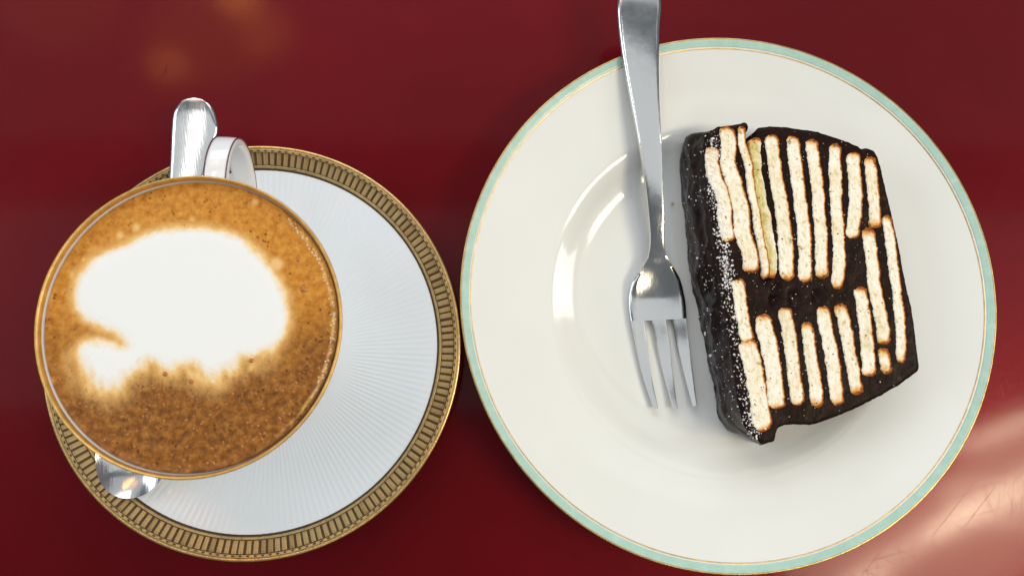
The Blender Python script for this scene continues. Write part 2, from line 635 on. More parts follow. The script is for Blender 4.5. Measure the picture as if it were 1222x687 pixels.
hm = H / 1000
prof = [(0.04748, hm - 0.0009), (0.04756, hm - 0.0004), (0.04740, hm + 0.00010), (0.04695, hm + 0.00014), (0.04655, hm - 0.0004)]
for d in (0.0012, 0.0016):
    prof.append((inner_r(hm - d) - 0.00012, hm - d))
V, F = lathe(prof, 200)
link_obj('gold_rim', mesh('gold_rim', V, F), M_RIMGOLD, cup)

# strap handle: swept rounded rectangle in the plane through the cup axis
HA = math.atan2(0.0865 - CY, -0.0910 - CX)
path = smooth_profile([(44.0, 53.5), (50, 55.0), (57, 54.2), (62.8, 50.0), (64.4, 43.0), (61.6, 35.0), (54.5, 27.5), (46, 23.5), (36, 22.5), (30, 21.5)], 8) / 1000
W2, T2 = 0.0040, 0.0017
sec = []
for k in range(24):
    a = 2 * math.pi * k / 24
    cx_, sy_ = math.cos(a), math.sin(a)
    sec.append((W2 * math.copysign(abs(cx_) ** 0.45, cx_), T2 * math.copysign(abs(sy_) ** 0.6, sy_)))


def sweep(path, section, n):
    V, F = [], []
    tang = np.gradient(path, axis=0)
    tang /= np.linalg.norm(tang, axis=1)[:, None]
    for (r, z), (tr, tz) in zip(path, tang):
        nr, nz = -tz, tr
        for u, v in section:
            V.append((r + nr * v, u, z + nz * v))
    m = len(path)
    for i in range(m - 1):
        for k in range(n):
            F.append([i * n + k, i * n + (k + 1) % n, (i + 1) * n + (k + 1) % n, (i + 1) * n + k])
    F.append(list(range(n))[::-1])
    F.append([(m - 1) * n + k for k in range(n)])
    return V, F


V, F = sweep(path, sec, 24)
hd = link_obj('handle', mesh('handle', V, F, sharp=60), M_CUPW, cup)
hd.rotation_euler.z = HA
for s in (-1, 1):
    line = [(s * (W2 - 0.00035) + 0.00022 * math.cos(a), 0.00152 + 0.00022 * math.sin(a)) for a in np.arange(8) * math.pi / 4]
    V, F = sweep(path[4:-8], line, 8)
    link_obj('trim_line', mesh('trim_line', V, F), M_TRIM, hd)

# ------------------------------------------------------------------ coffee
LEV = RIM - 0.0032
RC = inner_r(LEV - CUPZ) - 0.00015
MILK = [(150, 291), (168, 280), (190, 273), (215, 271), (243, 271), (270, 275), (292, 285), (312, 303), (326, 322), (338, 342), (346, 366), (345, 388), (336, 408), (322, 418), (308, 424), (292, 428), (280, 438), (264, 446), (248, 454), (236, 449), (228, 437), (216, 438), (206, 444), (192, 441), (182, 434), (172, 441), (162, 449), (150, 455), (141, 464), (127, 468), (111, 460), (98, 445), (92, 428), (92, 412), (102, 405), (118, 404), (135, 408), (148, 413), (146, 405), (130, 397), (112, 388), (97, 378), (88, 364), (88, 342), (96, 322), (112, 307), (130, 298)]
milk_poly = [tuple(at(x, y, LEV).xy - Vector((CX, CY))) for x, y in MILK]
nr, na = 120, 420
V = [(0, 0)]
for i in range(1, nr + 1):
    r = RC * i / nr
    for k in range(na):
        a = 2 * math.pi * (k + 0.5 * (i % 2)) / na
        V.append((r * math.cos(a), r * math.sin(a)))
P = np.array(V)
F = [[0, 1 + k, 1 + (k + 1) % na] for k in range(na)]
for i in range(nr - 1):
    a0, b0 = 1 + i * na, 1 + (i + 1) * na
    for k in range(na):
        F.append([a0 + k, b0 + k, b0 + (k + 1) % na, a0 + (k + 1) % na])
x, y = P[:, 0], P[:, 1]
sd = poly_sdf(x, y, chaikin(milk_poly, 1))
w1 = fbm(x, y, 260, 4, 3.1)
w2 = fbm(x, y, 700, 3, 8.7)
# the lower edge of the milk is drawn out into fine strands
low = np.clip((-0.004 - (y + 0.000)) / 0.010, 0, 1)
strand = fbm(x * 0.9 + y * 0.25, y * 0.45, 300, 5, 5.5)
sd2 = sd + w1 * 0.0007 + w2 * 0.00025 + low * strand * 0.0024
soft = 0.0021 + 0.0026 * low
milk = 1 / (1 + np.exp(sd2 / soft * 1.6))
# small islands of milk near the rim
for (px, py, rr) in ((163, 271, 6), (100, 310, 3), (52, 440, 6), (330, 315, 9), (215, 255, 3), (305, 240, 3), (230, 262, 3), (58, 455, 5), (300, 438, 5), (143, 281, 4), (86, 328, 4)):
    c = at(px, py, LEV).xy - Vector((CX, CY))
    d = np.hypot(x - c.x, y - c.y) + w1 * 0.0006
    milk = np.maximum(milk, 0.50 / (1 + np.exp((d - rr / 3600) / 0.00035)))
rad = np.hypot(x, y)
# pale froth along the right-hand wall
froth = np.clip(1 - np.abs(rad - RC * 0.965) / 0.0011, 0, 1) * np.clip((x / (rad + 1e-9) - 0.45) * 2.2, 0, 1) * np.clip(0.55 + fbm(x, y, 500, 3, 2.2) * 1.1, 0, 1)
milk = np.maximum(milk, froth * 0.62)
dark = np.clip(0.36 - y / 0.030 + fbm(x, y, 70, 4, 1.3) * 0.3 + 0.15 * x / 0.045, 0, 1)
z = 0.00010 * w1 * (1 - milk) + 0.00025 * np.clip(-sd / 0.004, 0, 1) + 0.0009 * np.clip((rad - RC + 0.0014) / 0.0014, 0, 1) ** 2
coffee = thing('cappuccino', 'frothy brown coffee with a white milk foam blob, filling the cup', 'coffee', (CX, CY, LEV))
me = mesh('coffee_surface', np.column_stack([P, z]), F)
for nm, arr in (('milk', milk), ('dark', dark)):
    a = me.attributes.new(nm, 'FLOAT', 'POINT')
    a.data.foreach_set('value', arr.astype(np.float32))
link_obj('coffee_surface', me, M_COFFEE, coffee)
# the drink below its surface
V, F = lathe([(RC, 0.0002), (inner_r(0.035) - 0.0002, 0.035 + CUPZ - LEV), (inner_r(0.012) - 0.0002, 0.012 + CUPZ - LEV), (0, 0.0075 + CUPZ - LEV)], 80)
link_obj('liquid', mesh('liquid', V, F), M_COFFEE, coffee)


def domes(spots, name, mat, parent, flat=0.35):
    V, F = [], []
    for (bx, by, bz, r) in spots:
        b = len(V)
        for i, el in enumerate((0.0, 0.45, 0.95)):
            for k in range(10):
                a = 2 * math.pi * k / 10
                V.append((bx + r * math.cos(el) * math.cos(a), by + r * math.cos(el) * math.sin(a), bz + r * flat * math.sin(el)))
        V.append((bx, by, bz + r * flat))
        for i in range(2):
            for k in range(10):
                F.append([b + i * 10 + k, b + i * 10 + (k + 1) % 10, b + i * 10 + 10 + (k + 1) % 10, b + i * 10 + 10 + k])
        for k in range(10):
            F.append([b + 20 + k, b + 20 + (k + 1) % 10, b + 30])
    o = link_obj(name, mesh(name, V, F), mat, parent)
    o['kind'] = 'stuff'
    return o


sp = []
while len(sp) < 420:
    a, r = random.uniform(0, 2 * math.pi), RC * math.sqrt(random.uniform(0.15, 0.97))
    bx, by = r * math.cos(a), r * math.sin(a)
    j = int(np.argmin((x - bx) ** 2 + (y - by) ** 2))
    if milk[j] > 0.12 or (by > -0.008 and random.random() < 0.75):
        continue
    sp.append((bx, by, z[j] - 0.00002, random.choice((0.00012, 0.00014, 0.00018, 0.00025, 0.00034, 0.00045, 0.0002))))
for px, py, rr in ((362, 345, 4), (356, 310, 2.5), (300, 430, 3), (228, 455, 3), (197, 446, 3)):
    c = at(px, py, LEV).xy - Vector((CX, CY))
    sp.append((c.x, c.y, 0.0, rr / 3700))
domes(sp, 'crema_bubbles', M_BUB, coffee)
sp = []
for k in range(90):
    a = random.uniform(-0.5, 0.9)
    r = RC * random.uniform(0.945, 0.985)
    sp.append((r * math.cos(a), r * math.sin(a), 0.0001, random.uniform(0.00018, 0.0004)))
domes(sp, 'froth_bubbles', M_BUBW, coffee)

# ------------------------------------------------------------------ plate
PX, PY = 0.09016, 0.03502
RP = 0.1029
ptop = smooth_profile([(0, 4.6), (22, 4.65), (38, 4.9), (48, 5.5), (55, 6.7), (60.5, 8.8), (64.5, 11.0), (68.3, 12.8), (73, 13.9), (82, 15.9), (93, 18.9), (100, 21.0), (102.2, 21.7)], 6) / 1000


def plate_z(r):
    return float(np.interp(r, ptop[:, 0], ptop[:, 1]))


plate = thing('dessert_plate', 'cream dessert plate with mint green and gold rim bands', 'plate', (PX, PY, 0))
under = np.array([(102.7, 21.75), (102.9, 21.4), (102.7, 20.9), (101.5, 20.2), (92, 16.2), (78, 12.2), (70, 9.8), (63, 5.5), (58.6, 3.0), (57.6, 0.0), (55.0, 0.0), (54.2, 2.0), (50, 2.6), (0, 2.6)]) / 1000
V, F = lathe(np.vstack([ptop, under]), 256)
link_obj('plate_body', mesh('plate_body', V, F), M_PLATE, plate)
V, F = ring_strip(plate_z, 0.0996, 0.1023, 0.00010, 0.0003, 256)
link_obj('mint_band', mesh('mint_band', V, F), M_MINT, plate)
V, F = ring_strip(plate_z, 0.0987, 0.0992, 0.00013, 0.0002, 256, 4)
link_obj('gold_line', mesh('gold_line', V, F), M_GOLDLINE, plate)
V, F = lathe([(0.1023, 0.02178), (0.1026, 0.02188), (0.1029, 0.02178), (0.10305, 0.0214), (0.1028, 0.0208), (0.1019, 0.0202)], 256)
link_obj('gold_edge', mesh('gold_edge', V, F), M_GOLDEDGE, plate)


# ------------------------------------------------------------------ cutlery
def blade(rows, cols, base, dome=0.0, name='handle', cap=(True, True)):
    """a strip of metal: rows = (centre xy, half-width vector, z of the middle, thickness, sag)"""
    us = np.array([-1.0, -0.97, -0.9] + list(np.linspace(-0.75, 0.75, cols)) + [0.9, 0.97, 1.0])
    V, F = [], []
    nU = len(us)
    for (c, hv, zc, th, sag, tl) in rows:
        for u in us:
            edge = 1 - max(0, (abs(u) - 0.86) / 0.14) ** 2
            V.append((*(c + hv * u), zc + sag * u * u + tl * u + (th / 2) * (edge * 0.98 + 0.02)))
        for u in us[::-1]:
            edge = 1 - max(0, (abs(u) - 0.86) / 0.14) ** 2
            V.append((*(c + hv * u), zc + sag * u * u + tl * u - (th / 2) * (edge * 0.98 + 0.02)))
    n = 2 * nU
    for i in range(len(rows) - 1):
        for k in range(n):
            F.append([i * n + k, i * n + (k + 1) % n, (i + 1) * n + (k + 1) % n, (i + 1) * n + k])
    if cap[0]:
        F.append(list(range(n))[::-1])
    if cap[1]:
        F.append([(len(rows) - 1) * n + k for k in range(n)])
    V = np.array(V) - np.array(base)
    me = mesh(name, V, F)
    bm = bmesh.new()
    bm.from_mesh(me)
    bmesh.ops.recalc_face_normals(bm, faces=bm.faces[:])
    bm.to_mesh(me)
    bm.free()
    me.set_sharp_from_angle(angle=math.radians(50))
    return me


def edge_rows(spec, sub=6):
    """spec rows: left px, right px (x, y pairs), z mm, thickness mm, sag mm"""
    S = smooth_profile([(*q[0], *q[1], *q[2:5], q[5] if len(q) > 5 else 0.0) for q in spec], sub)
    out = []
    for lx, ly, rx, ry, z, th, sg, tl in S:
        a, b = at(lx, ly, z / 1000).xy, at(rx, ry, z / 1000).xy
        c, h = (a + b) / 2, (b - a) / 2
        out.append((np.array(c), np.array(h), z / 1000, th / 1000, sg / 1000, tl / 1000))
    return out


fork_base = at(783, 360, 0.0062)
fork = thing('dessert_fork', 'small steel dessert fork with three tines lying across the plate rim', 'fork', fork_base)
hrows = edge_rows([
    ((756, -20), (770, -20), 28.2, 1.0, 0.0), ((745, -15), (781, -15), 28.0, 1.5, -0.2), ((738.5, -6), (788, -6), 27.7, 1.8, -0.4), ((736.5, 8), (790, 8), 27.2, 2.0, -0.5), ((738, 32), (788, 32), 26.3, 2.0, -0.5), ((743, 72), (787.5, 72), 24.7, 2.0, -0.45),
    ((752, 120), (788, 118), 22.6, 2.1, -0.35), ((761.5, 170), (790, 168), 20.2, 2.3, -0.25), ((769, 220), (791.5, 220), 17.6, 2.6, -0.2),
    ((773.5, 262), (793, 262), 15.0, 2.8, -0.2), ((775, 290), (793, 290), 12.6, 2.6, -0.1), ((772, 308), (795.5, 306), 10.8, 2.3, 0.0)])
link_obj('handle', blade(hrows, 12, fork_base), M_FORK, fork)
head = edge_rows([
    ((772, 308), (795.5, 306), 10.8, 2.3, 0.0), ((764, 321), (803, 318), 9.4, 2.0, 0.4), ((754, 337), (811, 333), 8.1, 1.8, 0.8), ((750.5, 352), (815, 349), 7.2, 1.7, 1.0),
    ((750.5, 367), (817.5, 364), 6.85, 1.6, 1.0), ((752.5, 383.5), (818.5, 380.5), 6.65, 1.6, 0.9)])
link_obj('head', blade(head, 16, fork_base, name='head'), M_FORK, fork)
# tines follow the bowed end of the head
for (l0, r0, l1, r1, l2, r2, l3, r3, dz, tl) in (
        ((752.5, 383), (769.5, 382), (758.5, 415), (773, 414), (766.5, 449), (777.5, 448), (780, 488), (785.5, 487), 0.49, -0.36),
        ((776.5, 382), (795, 381), (783, 414), (799.5, 413), (791.5, 448), (803, 447), (802.8, 488), (808.5, 487), 0.03, 0.0),
        ((801.5, 381), (818.5, 380), (807.5, 413), (822, 411), (815.5, 446), (826.5, 444), (826.3, 485), (831.8, 483), 0.49, 0.36)):
    rows = edge_rows([(l0, r0, 6.65 + dz, 1.6, 0.06, tl), (l1, r1, 6.25 + dz, 1.5, 0.05, tl * 0.8), (l2, r2, 6.6 + dz, 1.35, 0.0, tl * 0.3), (l3, r3, 8.6, 0.9, 0.0, 0.0)], 9)
    link_obj('tine', blade(rows, 6, fork_base, name='tine'), M_FORK, fork)

spoon_base = at(150, 572, 0.0165)
spoon = thing('teaspoon', 'steel teaspoon lying on the saucer, its middle hidden under the cup', 'spoon', spoon_base)
srows = edge_rows([
    ((229, 117.5), (235, 117.5), 27.7, 0.8, 0.0), ((219, 120), (245, 120.5), 27.6, 1.2, 0.0), ((211.5, 126), (252.5, 127), 27.4, 1.5, -0.15), ((206.5, 136), (257.5, 138), 27.1, 1.7, -0.3), ((204.5, 152), (259.5, 154), 26.6, 1.8, -0.4), ((203.5, 176), (254, 178), 25.8, 1.8, -0.4),
    ((202.5, 200), (247.5, 200), 25.0, 1.9, -0.35), ((200, 240), (236, 240), 23.8, 2.0, -0.3), ((191, 300), (215, 300), 22.6, 2.2, -0.2), ((182, 370), (199, 370), 21.4, 2.4, -0.2), ((172.5, 430), (189.5, 430), 21.2, 2.4, -0.2), ((166, 463), (186, 466), 21.0, 2.2, 0.0)], 7)
link_obj('handle', blade(srows, 10, spoon_base), M_SPOON, spoon)
# bowl: an egg-shaped shallow dish
tip, root = at(147, 594, 0.0212).xy, at(176, 464, 0.0212).xy
ax = (tip - root)
L = ax.length
ax.normalize()
nx = Vector((-ax.y, ax.x))
V, F = [], []
nb, nk = 14, 56
for side in (0, 1):
    for i in range(nb + 1):
        s = i / nb
        for k in range(nk):
            a = 2 * math.pi * k / nk
            u = 0.5 * L * (1 + math.cos(a) * s)
            egg = 1.0 + 0.16 * math.cos(a)
            v = 0.0122 * math.sin(a) * s * (1.08 if math.cos(a) > 0 else 0.98) * egg
            p = root + ax * u + nx * v
            zz = 0.0212 - 0.0046 * (1 - s ** 2.2) + (0.0005 if side == 0 else -0.0006) - 0.0003 * s
            V.append((p.x - spoon_base.x, p.y - spoon_base.y, zz - spoon_base.z))
m = (nb + 1) * nk
for side in (0, 1):
    for i in range(nb):
        for k in range(nk):
            q = [side * m + i * nk + k, side * m + i * nk + (k + 1) % nk, side * m + (i + 1) * nk + (k + 1) % nk, side * m + (i + 1) * nk + k]
            F.append(q if side else q[::-1])
for k in range(nk):
    F.append([nb * nk + k, nb * nk + (k + 1) % nk, m + nb * nk + (k + 1) % nk, m + nb * nk + k])
me = mesh('bowl', V, F)
bm = bmesh.new()
bm.from_mesh(me)
bmesh.ops.remove_doubles(bm, verts=bm.verts[:], dist=1e-6)
bmesh.ops.recalc_face_normals(bm, faces=bm.faces[:])
bm.to_mesh(me)
bm.free()
me.set_sharp_from_angle(angle=math.radians(55))
link_obj('bowl', me, M_SPOON, spoon)

# ------------------------------------------------------------------ cake
ZT = 0.0335
TOPO = [(846, 157), (856, 151), (868, 149.5), (880, 148), (890, 145), (894, 147), (895, 153), (891, 158), (893, 162), (899, 158), (905, 152), (918, 150.5), (935, 151), (952, 153), (975, 156.5), (992, 162), (1010, 168), (1024, 174), (1028, 178), (1032, 176), (1044, 180), (1049, 190), (1054, 212), (1061, 240), (1067, 265), (1073, 292), (1078, 318), (1083, 345), (1088, 366), (1092, 392), (1095, 415), (1098, 437), (1096, 443), (1086, 450), (1072, 460), (1058, 468), (1040, 478), (1020, 488), (1000, 496), (982, 503), (968, 507), (950, 506), (936, 507), (929, 510), (926, 517), (925, 526), (918, 528), (909, 531), (903, 524), (896, 518), (888, 508), (884, 492), (880, 470), (876, 440), (872, 410), (868, 380), (862, 350), (857, 318), (854, 290), (850, 260), (846, 225), (841, 195), (840, 175)]
out = np.array([tuple(at(px, py, ZT).xy) for px, py in TOPO])
cake_base = Vector((0.115, 0.045, 0.0049))
cake = thing('cake_slice', 'slice of layered biscuit cake with dark chocolate lying on the plate', 'cake', cake_base)
out = resample(out, 0.0008)
out = (np.roll(out, 1, 0) + 2 * out + np.roll(out, -1, 0)) / 4
j = np.array([mnoise.fractal((p[0] * 500, p[1] * 500, 4.0), 0.9, 2, 3) for p in out])
nrm = np.roll(out, -1, 0) - np.roll(out, 1, 0)
nrm = np.stack([nrm[:, 1], -nrm[:, 0]], 1) / np.linalg.norm(nrm, axis=1)[:, None]
area = 0.5 * np.sum(out[:, 0] * np.roll(out[:, 1], -1) - np.roll(out[:, 0], -1) * out[:, 1])
if area < 0:
    nrm = -nrm
out = out + nrm * (j * 0.00022)[:, None]

# the biscuits: centre line through these points, width in photo pixels
BIS = [
    ([(850, 176), (850, 196), (855, 216), (864, 238), (865, 262), (870, 288)], 18, 0),
    ([(865, 151), (870, 172), (869, 196), (877, 222), (884, 250), (887, 280), (895, 305), (896, 326)], 20, 0),
    ([(885, 151), (886, 172), (893, 196), (897, 225), (902, 250), (906, 280), (912, 305), (914, 332)], 10, 0),
    ([(903, 164), (905, 190), (909, 215), (913, 245), (917, 275), (922, 305), (924, 331)], 17, 1),
    ([(920, 161), (924, 190), (929, 225), (935, 262), (938, 295), (940, 335)], 17.5, 0.25),
    ([(945, 163), (949, 190), (953, 220), (957, 255), (960, 290), (961, 337)], 17, 0),
    ([(968, 166), (972, 195), (976, 225), (978, 260), (980, 295), (981, 333)], 16, 0),
    ([(996, 172), (997, 205), (998, 240), (1000, 275), (1001, 310), (999, 344)], 16, 0),
    ([(1017, 182), (1020, 210), (1021, 238), (1019, 262), (1017, 285)], 17, 0),
    ([(1037, 187), (1040, 210), (1042, 232), (1044, 255), (1046, 272)], 15, 0),
    ([(1058, 257), (1062, 285), (1066, 315), (1070, 345), (1073, 375), (1075, 405), (1075, 433)], 12.5, 0),
    ([(1036, 272), (1039, 295), (1042, 320), (1045, 346), (1050, 372), (1054, 395), (1055, 411)], 16.5, 0.3),
    ([(1053, 415), (1056, 430), (1058, 446)], 14, 0.2),
    ([(880, 333), (882, 350), (885, 369), (889, 390), (893, 408)], 16, 0),
    ([(891, 404), (896, 425), (901, 451), (906, 482), (911, 515)], 23, 0),
    ([(909, 375), (914, 396), (919, 420), (924, 452), (927, 488)], 21, 0),
    ([(935, 367), (940, 390), (944, 418), (949, 450), (953, 483)], 17, 0.15),
    ([(962, 384), (965, 405), (968, 428), (973, 455), (976, 486)], 16, 0),
    ([(981, 366), (986, 392), (993, 425), (997, 455), (1000, 483)], 17, 0),
    ([(1002, 362), (1008, 388), (1014, 418), (1019, 445), (1023, 471)], 15.5, 0),
    ([(1026, 342), (1030, 370), (1034, 402), (1036, 425), (1037, 449)], 16.5, 0.1),
]
bis_polys = []
for bi, (line, wpx, olive) in enumerate(BIS):
    C = np.array([tuple(at(px, py, ZT).xy) for px, py in line])
    C = smooth_profile(C, 8)
    hw = wpx * 0.99 / 2 / 3300
    tg = np.gradient(C, axis=0)
    tg /= np.linalg.norm(tg, axis=1)[:, None]
    nn = np.stack([-tg[:, 1], tg[:, 0]], 1)
    sl = np.linspace(0, 1, len(C))
    seg = np.concatenate([[0], np.cumsum(np.linalg.norm(np.diff(C, axis=0), axis=1))])
    tot = seg[-1]
    # rounded ends
    capl = np.minimum(1, np.sqrt(np.clip(1 - (1 - np.clip(np.minimum(seg, tot - seg) / (hw * (0.45 + 0.6 * ((bi * 37) % 10) / 10)), 0, 1)) ** 2, 0.12, 1)))
    wl = hw * capl * (1 + np.array([0.14 * mnoise.fractal((s * 8, bi * 3.1, 0), 0.7, 2, 4) for s in sl]))
    wr = hw * capl * (1 + np.array([0.14 * mnoise.fractal((s * 8, bi * 3.1, 7), 0.7, 2, 4) for s in sl]))
    poly = np.vstack([C + nn * wl[:, None], (C - nn * wr[:, None])[::-1]])
    poly = resample(poly, 0.00045)
    jj = np.array([mnoise.fractal((p[0] * 900, p[1] * 900, bi), 0.9, 2, 3) for p in poly])
    ctr = poly.mean(0)
    tg2 = np.roll(poly, -1, 0) - np.roll(poly, 1, 0)
    n2 = np.stack([tg2[:, 1], -tg2[:, 0]], 1) / (np.linalg.norm(tg2, axis=1)[:, None] + 1e-12)
    poly = poly + n2 * (jj * 0.00030 + np.array([0.00034 * mnoise.noise((p[0] * 520, p[1] * 420, bi + 0.5)) for p in poly]))[:, None]
    bis_polys.append((poly, C, olive))

# chocolate body: top sheet with relief, side wall down to the plate
V2, tri = fill_grid(out, 0.0007)
nb_ = len(out)
dz = np.array([0.00016 * mnoise.fractal((p[0] * 300, p[1] * 300, 1), 0.9, 2, 4) + 0.00045 * mnoise.noise((p[0] * 60, p[1] * 60, 2)) for p in V2])
# the cut where the slice has split, and holes in the chocolate
crack = np.array([tuple(at(px, py, ZT).xy) for px, py in [(894, 158), (899, 180), (901, 205), (907, 245), (914, 285), (918, 318), (917, 326)]])
dcr = np.full(len(V2), 1e9)
for a, b in zip(crack[:-1], crack[1:]):
    e = b - a
    tt = np.clip(((V2 - a) @ e) / (e @ e), 0, 1)
    dcr = np.minimum(dcr, np.linalg.norm(V2 - a - tt[:, None] * e, axis=1))
dz -= 0.0042 * np.exp(-(dcr / 0.0024) ** 2)
for px, py, rr, dep in ((924, 358, 5, 2.6), (946, 354, 6, 1.8), (974, 352, 5, 1.8), (925, 343, 4, 2.0), (1040, 268, 4, 1.5), (916, 275, 6, 3.0)):
    c = np.array(at(px, py, ZT).xy)
    d = np.hypot(V2[:, 0] - c[0], (V2[:, 1] - c[1]) * 0.7)
    dz -= dep / 1000 * np.exp(-(d / (rr / 3300)) ** 2)
# gentle rounding towards the icing on the left
edge_d = -poly_sdf(V2[:, 0], V2[:, 1], out)
dz -= 0.0006 * np.clip(1 - edge_d / 0.0015, 0, 1) ** 2
ztop = ZT + dz
LEFTB = [(812, 170), (811, 185), (813, 205), (816, 240), (821, 275), (823, 300), (825, 330), (832, 350), (836, 370), (842, 400), (848, 435), (855, 470), (857, 495), (864, 510), (874, 517), (888, 517), (897, 522), (904, 529)]
leftb = resample(np.array([tuple(at(px, py, plate_z(0.058)).xy) for px, py in LEFTB] + [tuple(at(920, 500, 0.006).xy)]), 0.0004)[:-30]
# base outline for every point of the top outline
ctr = out.mean(0)
base = np.empty_like(out)
leftm = np.zeros(nb_)
pl = np.array([PX, PY])
lp = np.array([tuple(at(px, py, ZT).xy) for px, py in [(846, 157), (840, 175), (841, 195), (846, 225), (854, 290), (862, 350), (872, 410), (880, 470), (888, 508), (903, 524)]])
for i, p in enumerate(out):
    dl = 1e9
    for a, b in zip(lp[:-1], lp[1:]):
        e = b - a
        tt = np.clip(((p - a) @ e) / (e @ e), 0, 1)
        dl = min(dl, np.linalg.norm(p - a - tt * e))
    leftm[i] = np.clip(1 - dl / 0.006, 0, 1)
    q = p + (ctr - p) * 0.035
    v = q - pl
    r = np.linalg.norm(v)
    if r > 0.0595:
        q = pl + v * (0.0595 / r)
    base[i] = q
# visible left foot of the slice, matched by arc position
LB = [tuple(at(px, py, plate_z(0.058)).xy) for px, py in LEFTB]
LB = np.array(LB)
sLB = np.concatenate([[0], np.cumsum(np.linalg.norm(np.diff(LB, axis=0), axis=1))])
sLB /= sLB[-1]
slp = np.concatenate([[0], np.cumsum(np.linalg.norm(np.diff(lp, axis=0), axis=1))])
slp /= slp[-1]
for i, p in enumerate(out):
    if leftm[i] > 0:
        best, bs = 1e9, 0
        for k, (a, b) in enumerate(zip(lp[:-1], lp[1:])):
            e = b - a
            tt = np.clip(((p - a) @ e) / (e @ e), 0, 1)
            d = np.linalg.norm(p - a - tt * e)
            if d < best:
                best, bs = d, slp[k] + tt * (slp[k + 1] - slp[k])
        tgt = np.array([np.interp(bs, sLB, LB[:, 0]), np.interp(bs, sLB, LB[:, 1])])
        w = leftm[i]
        w = w * w * (3 - 2 * w)
        base[i] = base[i] * (1 - w) + tgt * w
for _ in range(6):
    base = (np.roll(base, 1, 0) + 2 * base + np.roll(base, -1, 0)) / 4
V = [(p[0], p[1], zz) for p, zz in zip(V2, ztop)]
F = [f for f in tri]
nt_top = len(F)
# CDT keeps the outline vertices first and in order
assert np.allclose(V2[:nb_], out, atol=1e-6)
prev = list(range(nb_))
steps = 22
for sidx in range(1, steps + 1):
    s = sidx / steps
    cur = []
    for i in range(nb_):
        w = leftm[i]
        # left: a rounded shoulder then a steep wall; elsewhere nearly straight
        kx = (1 - w) * s + w * (1 - (1 - s) ** 1.7)
        x_, y_ = out[i] * (1 - kx) + base[i] * kx
        r = math.hypot(x_ - PX, y_ - PY)
        zb = max(0.0050, plate_z(min(r, 0.1)) + 0.0001)
        z_ = ztop[i] * (1 - s) + zb * s
        bu = math.sin(math.pi * min(s, 0.98))
        d = (0.0009 * mnoise.fractal((x_ * 110, y_ * 110, z_ * 110 + 5), 0.9, 2, 3) + 0.0002 * mnoise.fractal((x_ * 600, y_ * 600, z_ * 600), 0.9, 2, 2)) * min(1, s * 5)
        x_ += nrm[i][0] * (d + 0.0008 * bu * w)
        y_ += nrm[i][1] * (d + 0.0008 * bu * w)
        r = math.hypot(x_ - PX, y_ - PY)
        z_ = max(z_, plate_z(min(r, 0.1)) + 0.0001)
        cur.append(len(V))
        V.append((x_, y_, z_))
    for i in range(nb_):
        k = (i + 1) % nb_
        F.append([prev[i], prev[k], cur[k], cur[i]])
    prev = cur
F.append(prev)
V = np.array(V)
me = mesh('chocolate', V - np.array(cake_base), F, smooth=True)
me.materials.append(M_CUT)
me.materials.append(M_ICING)
bm = bmesh.new()
bm.from_mesh(me)
bm.faces.ensure_lookup_table()
for i, f in enumerate(bm.faces):
    if i >= nt_top:
        f.material_index = 1
bmesh.ops.recalc_face_normals(bm, faces=bm.faces[:])
bm.to_mesh(me)
bm.free()
me.set_sharp_from_angle(angle=math.radians(60))
link_obj('chocolate', me, None, cake)
bvh_v, bvh_f = [Vector(v) for v in V], [list(f) for f in F[:-1]]

